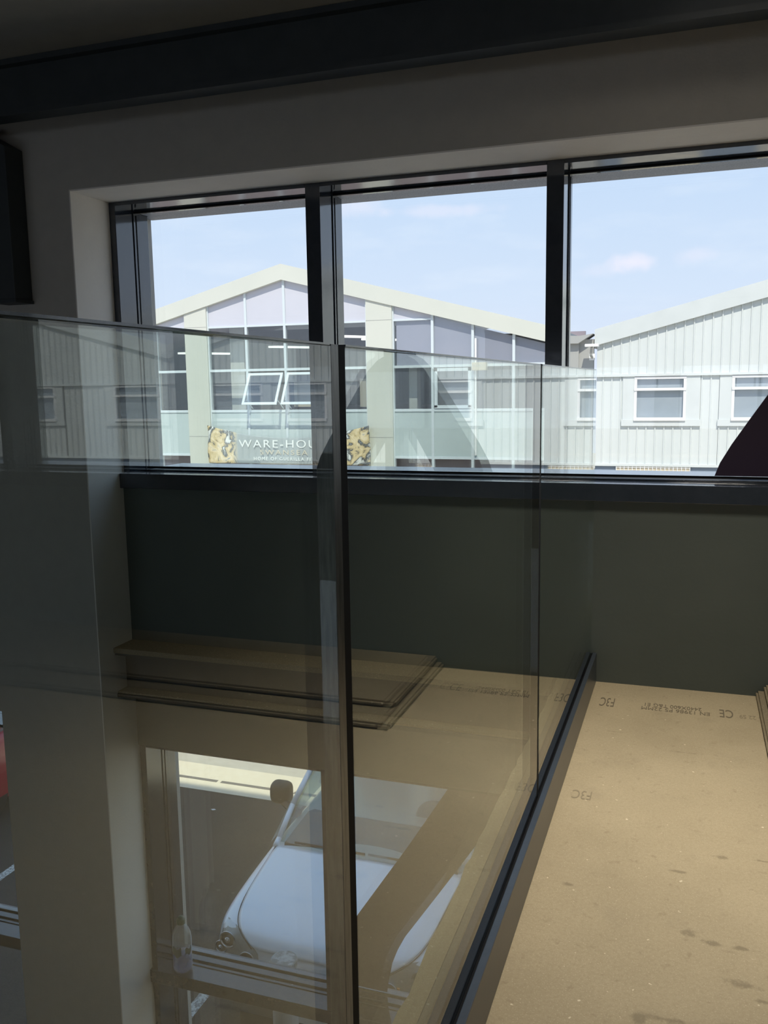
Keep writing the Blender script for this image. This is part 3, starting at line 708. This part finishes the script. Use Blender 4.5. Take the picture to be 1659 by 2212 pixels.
# ground floor: doors and mesh grilles
bm = BM(); box(bm, WX0, WX1, D + .0, D + .1, G, -.80); obj('base_wall', bm, 'gate', ware)
for (a, b) in ((-1.55, -.02), (1.05, 2.4), (4.0, 5.5), (8, 9.6)):
    bm = BM(); box(bm, a, b, D - .03, D - .001, -2.2, -.80); g = obj('grille_panel', bm, 'louvre', ware)
    bm = BM()
    k = a
    while k < b: box(bm, k, k + .015, D - .05, D - .03, -1.6, -.80); k += .085
    for z in range(9): box(bm, a, b, D - .052, D - .032, -.83 - z * .085, -.818 - z * .085)
    obj('grille_mesh', bm, 'upvc', g)
# conduit corner and gutter box in the valley
bm = BM(); prism(bm, [(-2.79, 1.88), (-2.62, 1.86), (-2.38, 1.86), (-2.07, 2.06), (-2.36, 2.02), (-2.62, 2.03), (-2.79, 2.06)], 'y', D - .25, D + .4); box(bm, -2.79, -2.38, D - .12, D + .1, -3.6, 1.87)
box(bm, -2.40, -2.07, D - .06, D + .1, -3.6, 1.95)
tag(obj('valley_gutter', bm, 'gutter'), 'grey box gutter and infill panel in the valley between the two facades', 'gutter')

# --- office gable
off = thing('office_building', 'pale gable-ended office with tall glazing and cream columns', 'building', (-9.45, D, G))
AX, AZ, SL = -9.45, 3.95, .262
def oz(x): return AZ - abs(x - AX) * SL
OX0, OX1 = -16.3, -2.82
bm = BM()
prism(bm, [(OX0, oz(OX0)), (AX, AZ), (OX1, oz(OX1)), (OX1, oz(OX1) - .36), (AX, AZ - .37), (OX0, oz(OX0) - .36)], 'y', D - .14, D + .05); obj('fascia', bm, 'cream', off)
bm = BM(); prism(bm, [(OX0, oz(OX0) - .02), (AX, AZ - .02), (OX1, oz(OX1) - .02), (OX1, oz(OX1) - .08), (AX, AZ - .08), (OX0, oz(OX0) - .08)], 'y', D + .05, D + 25); obj('roof_sheet', bm, 'roof', off)
for (a, b) in ((-12.19, -11.56), (-7.31, -6.67)):
    bm = BM(); zt = lambda x: oz(x) - .36
    prism(bm, [(a, G), (b, G), (b, zt(b)), (a, zt(a))], 'y', D - .10, D + .12); obj('column', bm, 'cream', off)
    bm = BM(); box(bm, a, b, D - .103, D - .10, -.20, -.188); box(bm, a, b, D - .103, D - .10, 2.53, 2.54); obj('panel_joint', bm, 'gutter', off)
xm = [-15.2, -14.1, -13.08, -12.19, -11.56, -10.49, -9.44, -8.38, -7.31, -6.67, -5.71, -4.76, -3.82, -2.86]
for x in xm:
    bm = BM(); box(bm, x - .03, x + .03, D - .05, D + .05, G, oz(x) - .36); obj('mullion', bm, 'alum', off)
for a, b in zip(xm, xm[1:]):
    if a in (-12.19, -7.31): continue
    bm = BM(); 
    for z in (1.45, .44): box(bm, a + .03, b - .03, D - .045, D + .045, z - .03, z + .03)
    if b <= -5.7 : box(bm, a + .03, b - .03, D - .045, D + .045, 2.50, 2.54)
    box(bm, a + .03, b - .03, D - .04, D + .04, -.70, -.64)
    obj('transom', bm, 'alum', off)
    e0, e1 = a + .03, b - .03
    zt = lambda x: oz(x) - .37
    bm = BM()
    top = 2.50 if b <= -5.7 else None
    if top and top < min(zt(e0), zt(e1)):
        prism(bm, [(e0, 2.54), (e1, 2.54), (e1, zt(e1)), (e0, zt(e0))], 'y', D - .01, D + .01); obj('top_panel', bm, 'toppanel', off); bm = BM()
        box(bm, e0, e1, D, D + .012, 1.48, 2.50)
    elif top:
        prism(bm, [(e0, 1.48), (e1, 1.48), (e1, zt(e1)), (e0, zt(e0))], 'y', D, D + .012)
    else:
        prism(bm, [(e0, 1.48), (e1, 1.48), (e1, zt(e1)), (e0, zt(e0))], 'y', D, D + .012)
    obj('pane', bm, 'farpane', off)
    if not (-10.6 < a < -8.5):
        bm = BM(); box(bm, e0, e1, D, D + .012, .47, 1.42); obj('pane', bm, 'farpane', off)
    bm = BM(); box(bm, e0, e1, D - .02, D + .02, -.64, .41); obj('spandrel_panel', bm, 'bluegrey', off)
# open top-hung sashes
for (a, b) in ((-10.44, -9.50), (-9.39, -8.43)):
    fb = BM(); zt_, zb_, yt, yb = 1.36, .60, D - .05, D - .48
    def sash(u0, u1, w0, w1, bmm, th=.03):
        # u along x, w 0 (top)..1 (bottom)
        P = lambda u, w, dd: (u, yt + (yb - yt) * w - dd * .87, zt_ + (zb_ - zt_) * w + dd * .5)
        vs = [bmm.verts.new(P(u, w, dd)) for u in (u0, u1) for w in (w0, w1) for dd in (0, th)]
        for f in ((0, 1, 3, 2), (4, 6, 7, 5), (0, 4, 5, 1), (2, 3, 7, 6), (0, 2, 6, 4), (1, 5, 7, 3)): bmm.faces.new([vs[i] for i in f])
    sash(a, b, 0, .07, fb); sash(a, b, .93, 1, fb); sash(a, a + .06, .07, .93, fb); sash(b - .06, b, .07, .93, fb)
    tube(fb, (a + .05, D, .5), (a + .05, yb + .15, .72), .012, seg=6); tube(fb, (b - .05, D, .5), (b - .05, yb + .15, .72), .012, seg=6)
    s = obj('open_sash', fb, 'alum', off)
    bm = BM(); sash(a + .06, b - .06, .07, .93, bm, .012); obj('pane', bm, 'farpane', s)
bm = BM(); a, b = -5.66, -4.79
for (p, q_, z0, z1) in ((a, a + .07, .5, 1.40), (b - .07, b, .5, 1.40), (a, b, 1.33, 1.40), (a, b, .48, .55)): box(bm, p, q_, D - .07, D - .01, z0, z1)
obj('closed_sash', bm, 'alum', off)
# rooms behind
bm = BM(); prism(bm, [(-6.6, 1.46), (-2.9, 1.46), (-2.9, oz(-2.9) - .40), (-6.6, oz(-6.6) - .40)], 'y', D + .03, D + .045); obj('reflection_screen', bm, 'lilac', off)  # lilac sheet stands in for the reflection seen in these panes
bm = BM(); box(bm, OX0, OX1, D + 5, D + 5.1, G, 2.4); box(bm, OX0, OX1, D + .2, D + 5, -.55, -.45)
prism(bm, [(OX0, oz(OX0) - .45), (AX, AZ - .45), (OX1, oz(OX1) - .45), (OX1, oz(OX1) - .5), (AX, AZ - .5), (OX0, oz(OX0) - .5)], 'y', D + .2, D + 5)
obj('room_lining', bm, 'roomwall', off)
bm = BM(); box(bm, OX0, -6.6, D + 3.0, D + 3.1, .5, 2.6); box(bm, OX0, OX0 + .1, D, D + 5, G, 2.0); box(bm, OX1 - .1, OX1, D, D + 5, G, 2.0); obj('partition', bm, 'roomdark', off)
bm = BM(); box(bm, -11.3, -10.9, D + .6, D + .9, -.45, 2.7); box(bm, -6.45, -6.25, D + .5, D + .8, -.45, 2.5); box(bm, -13.7, -13.5, D + .6, D + .8, -.45, 2.4); obj('inner_column', bm, 'cream', off)
for (x, y, z) in ((-13.0, D + 1.5, 1.95), (-10.3, D + 1.6, 2.05), (-8.4, D + 1.2, 2.25), (-7.9, D + 2.2, 2.2)):
    bm = BM(); prism(bm, [(x - .35, y - .1), (x + .55, y + 1.3), (x + .75, y + 1.3), (x - .1, y - .1)], 'z', z, z + .05); obj('strip_light', bm, 'tube', off)
bm = BM(); box(bm, -9.9, -9.2, D + 1.4, D + 1.9, .5, 1.15); box(bm, -7.9, -7.6, D + 1.0, D + 1.1, .5, 1.2); box(bm, -6.0, -5.2, D + 1.2, D + 1.3, .5, 1.1); obj('cupboard', bm, 'louvre', off)
bm = BM(); box(bm, OX0, OX1, D + .3, D + .4, G, -.70); obj('ground_floor_wall', bm, 'roomwall', off)
bm = BM(); box(bm, -4.70, -4.66, D - .10, D - .06, -.6, 2.05); obj('downpipe', bm, 'upvc', off)

# banner
bn = thing('banner', 'glossy printed banner lettered WARE-HOUSE hung along the office front', 'banner', (-9.4, D - .2, -.4))
bx0, bx1 = -11.60, -7.22
m = bpy.data.materials.new('banner_print'); m.use_nodes = True; t_ = m.node_tree; b_ = t_.nodes['Principled BSDF']; b_.inputs['Roughness'].default_value = .32
tcn = N(t_, 'ShaderNodeTexCoord'); sx_ = N(t_, 'ShaderNodeSeparateXYZ'); t_.links.new(tcn.outputs['Object'], sx_.inputs[0])
mr1 = N(t_, 'ShaderNodeMapRange'); mr1.inputs['From Min'].default_value = bx0; mr1.inputs['From Max'].default_value = bx1; t_.links.new(sx_.outputs['X'], mr1.inputs['Value'])
pic = N(t_, 'ShaderNodeValToRGB'); pic.color_ramp.interpolation = 'EASE'
els = [(0, (.30, .36, .38)), (.35, (.85, .85, .80)), (.45, (.08, .09, .10)), (.52, (.70, .55, .30)), (.60, (.85, .70, .46)), (.70, (.30, .34, .36)), (1, (.9, .9, .88))]
pic.color_ramp.elements[0].color = (*els[0][1], 1); pic.color_ramp.elements[1].color = (*els[-1][1], 1)
for p_, c_ in els[1:-1]: q = pic.color_ramp.elements.new(p_); q.color = (*c_, 1)
nz_ = N(t_, 'ShaderNodeTexNoise', Scale=2.6, Detail=5.0, Roughness=.6, Distortion=1.2); t_.links.new(tcn.outputs['Object'], nz_.inputs['Vector']); t_.links.new(nz_.outputs[0], pic.inputs[0])
msk = N(t_, 'ShaderNodeValToRGB'); msk.color_ramp.elements[0].position = .16; msk.color_ramp.elements[0].color = (1, 1, 1, 1); msk.color_ramp.elements[1].position = .80; msk.color_ramp.elements[1].color = (1, 1, 1, 1)
for p_, v_ in ((.20, 0), (.74, 0)): q = msk.color_ramp.elements.new(p_); q.color = (v_, v_, v_, 1)
t_.links.new(mr1.outputs[0], msk.inputs[0])
mxx = N(t_, 'ShaderNodeMixRGB'); mxx.inputs[1].default_value = (.36, .40, .41, 1); t_.links.new(msk.outputs[0], mxx.inputs[0]); t_.links.new(pic.outputs[0], mxx.inputs[2]); t_.links.new(mxx.outputs[0], b_.inputs['Base Color'])
MT['banner'] = m
bm = BM(); nx, nz2 = 90, 22; rows = []
for j in range(nz2 + 1):
    r = []
    for i in range(nx + 1):
        u = i / nx; w = j / nz2
        sag = .30 * (1 - (2 * u - 1) ** 2) * (1 if True else 0)
        ztop = .095 - sag + .10 * u * 0; zbot = -.86
        z = ztop + (zbot - ztop) * w
        edge = max(0, 1 - u * 6) + max(0, u * 6 - 5)
        yy = D - .20 + .035 * math.sin(u * 60 + w * 7) * edge + .02 * math.sin(u * 17 + w * 3)
        r.append(bm.verts.new((bx0 + (bx1 - bx0) * u, yy, z)))
    rows.append(r)
for a, b in zip(rows, rows[1:]):
    for i in range(nx): bm.faces.new([a[i], a[i + 1], b[i + 1], b[i]])
o = obj('banner_sheet', bm, 'banner', bn, smooth=True); md = o.modifiers.new('s', 'SOLIDIFY'); md.thickness = .003
text('banner_text', 'WARE-HOUSE', .27, (-10.70, D - .235, -.45), (PI / 2, 0, 0), 'paper', bn, sx=1.28, spacing=1.22, ext=.003)
text('banner_text', 'SWANSEA', .17, (-10.12, D - .235, -.625), (PI / 2, 0, 0), 'louvre', bn, sx=1.35, spacing=1.35, ext=.003)
text('banner_text', 'HOME OF GUERILLA FITNESS', .115, (-10.30, D - .235, -.765), (PI / 2, 0, 0), 'paper', bn, sx=1.05, spacing=1.3, ext=.003)

# alarm box and camera
t = thing('alarm_box', 'cream alarm box on the office front beside the downpipe', 'alarm', (-4.57, D - .12, 1.33))
bm = BM(); box(bm, -4.74, -4.41, D - .22, D - .055, 1.33, 1.51); obj('box_body', bm, 'louvre', t, bevel=.015)
text('alarm_text', 'ELKALIT', .072, (-4.71, D - .2205, 1.41), (PI / 2, 0, 0), 'gutter', t, ext=.001)
t = thing('security_camera', 'white security camera on a bracket at the warehouse corner', 'camera', (-2.07, D - .2, 1.6))
bm = BM(); box(bm, -2.22, -1.93, D - .45, D - .28, 1.775, 1.835); obj('housing', bm, 'upvc', t, bevel=.01)
bm = BM(); tube(bm, (-2.08, D - .36, 1.775), (-2.1, D - .30, 1.60), .028, seg=10); tube(bm, (-2.1, D - .30, 1.60), (-2.1, D - .06, 1.56), .028, seg=10); obj('bracket', bm, 'gutter', t)
bm = BM(); box(bm, -2.16, -2.04, D - .065, D - .055, 1.50, 1.64); obj('wall_plate', bm, 'upvc', t)
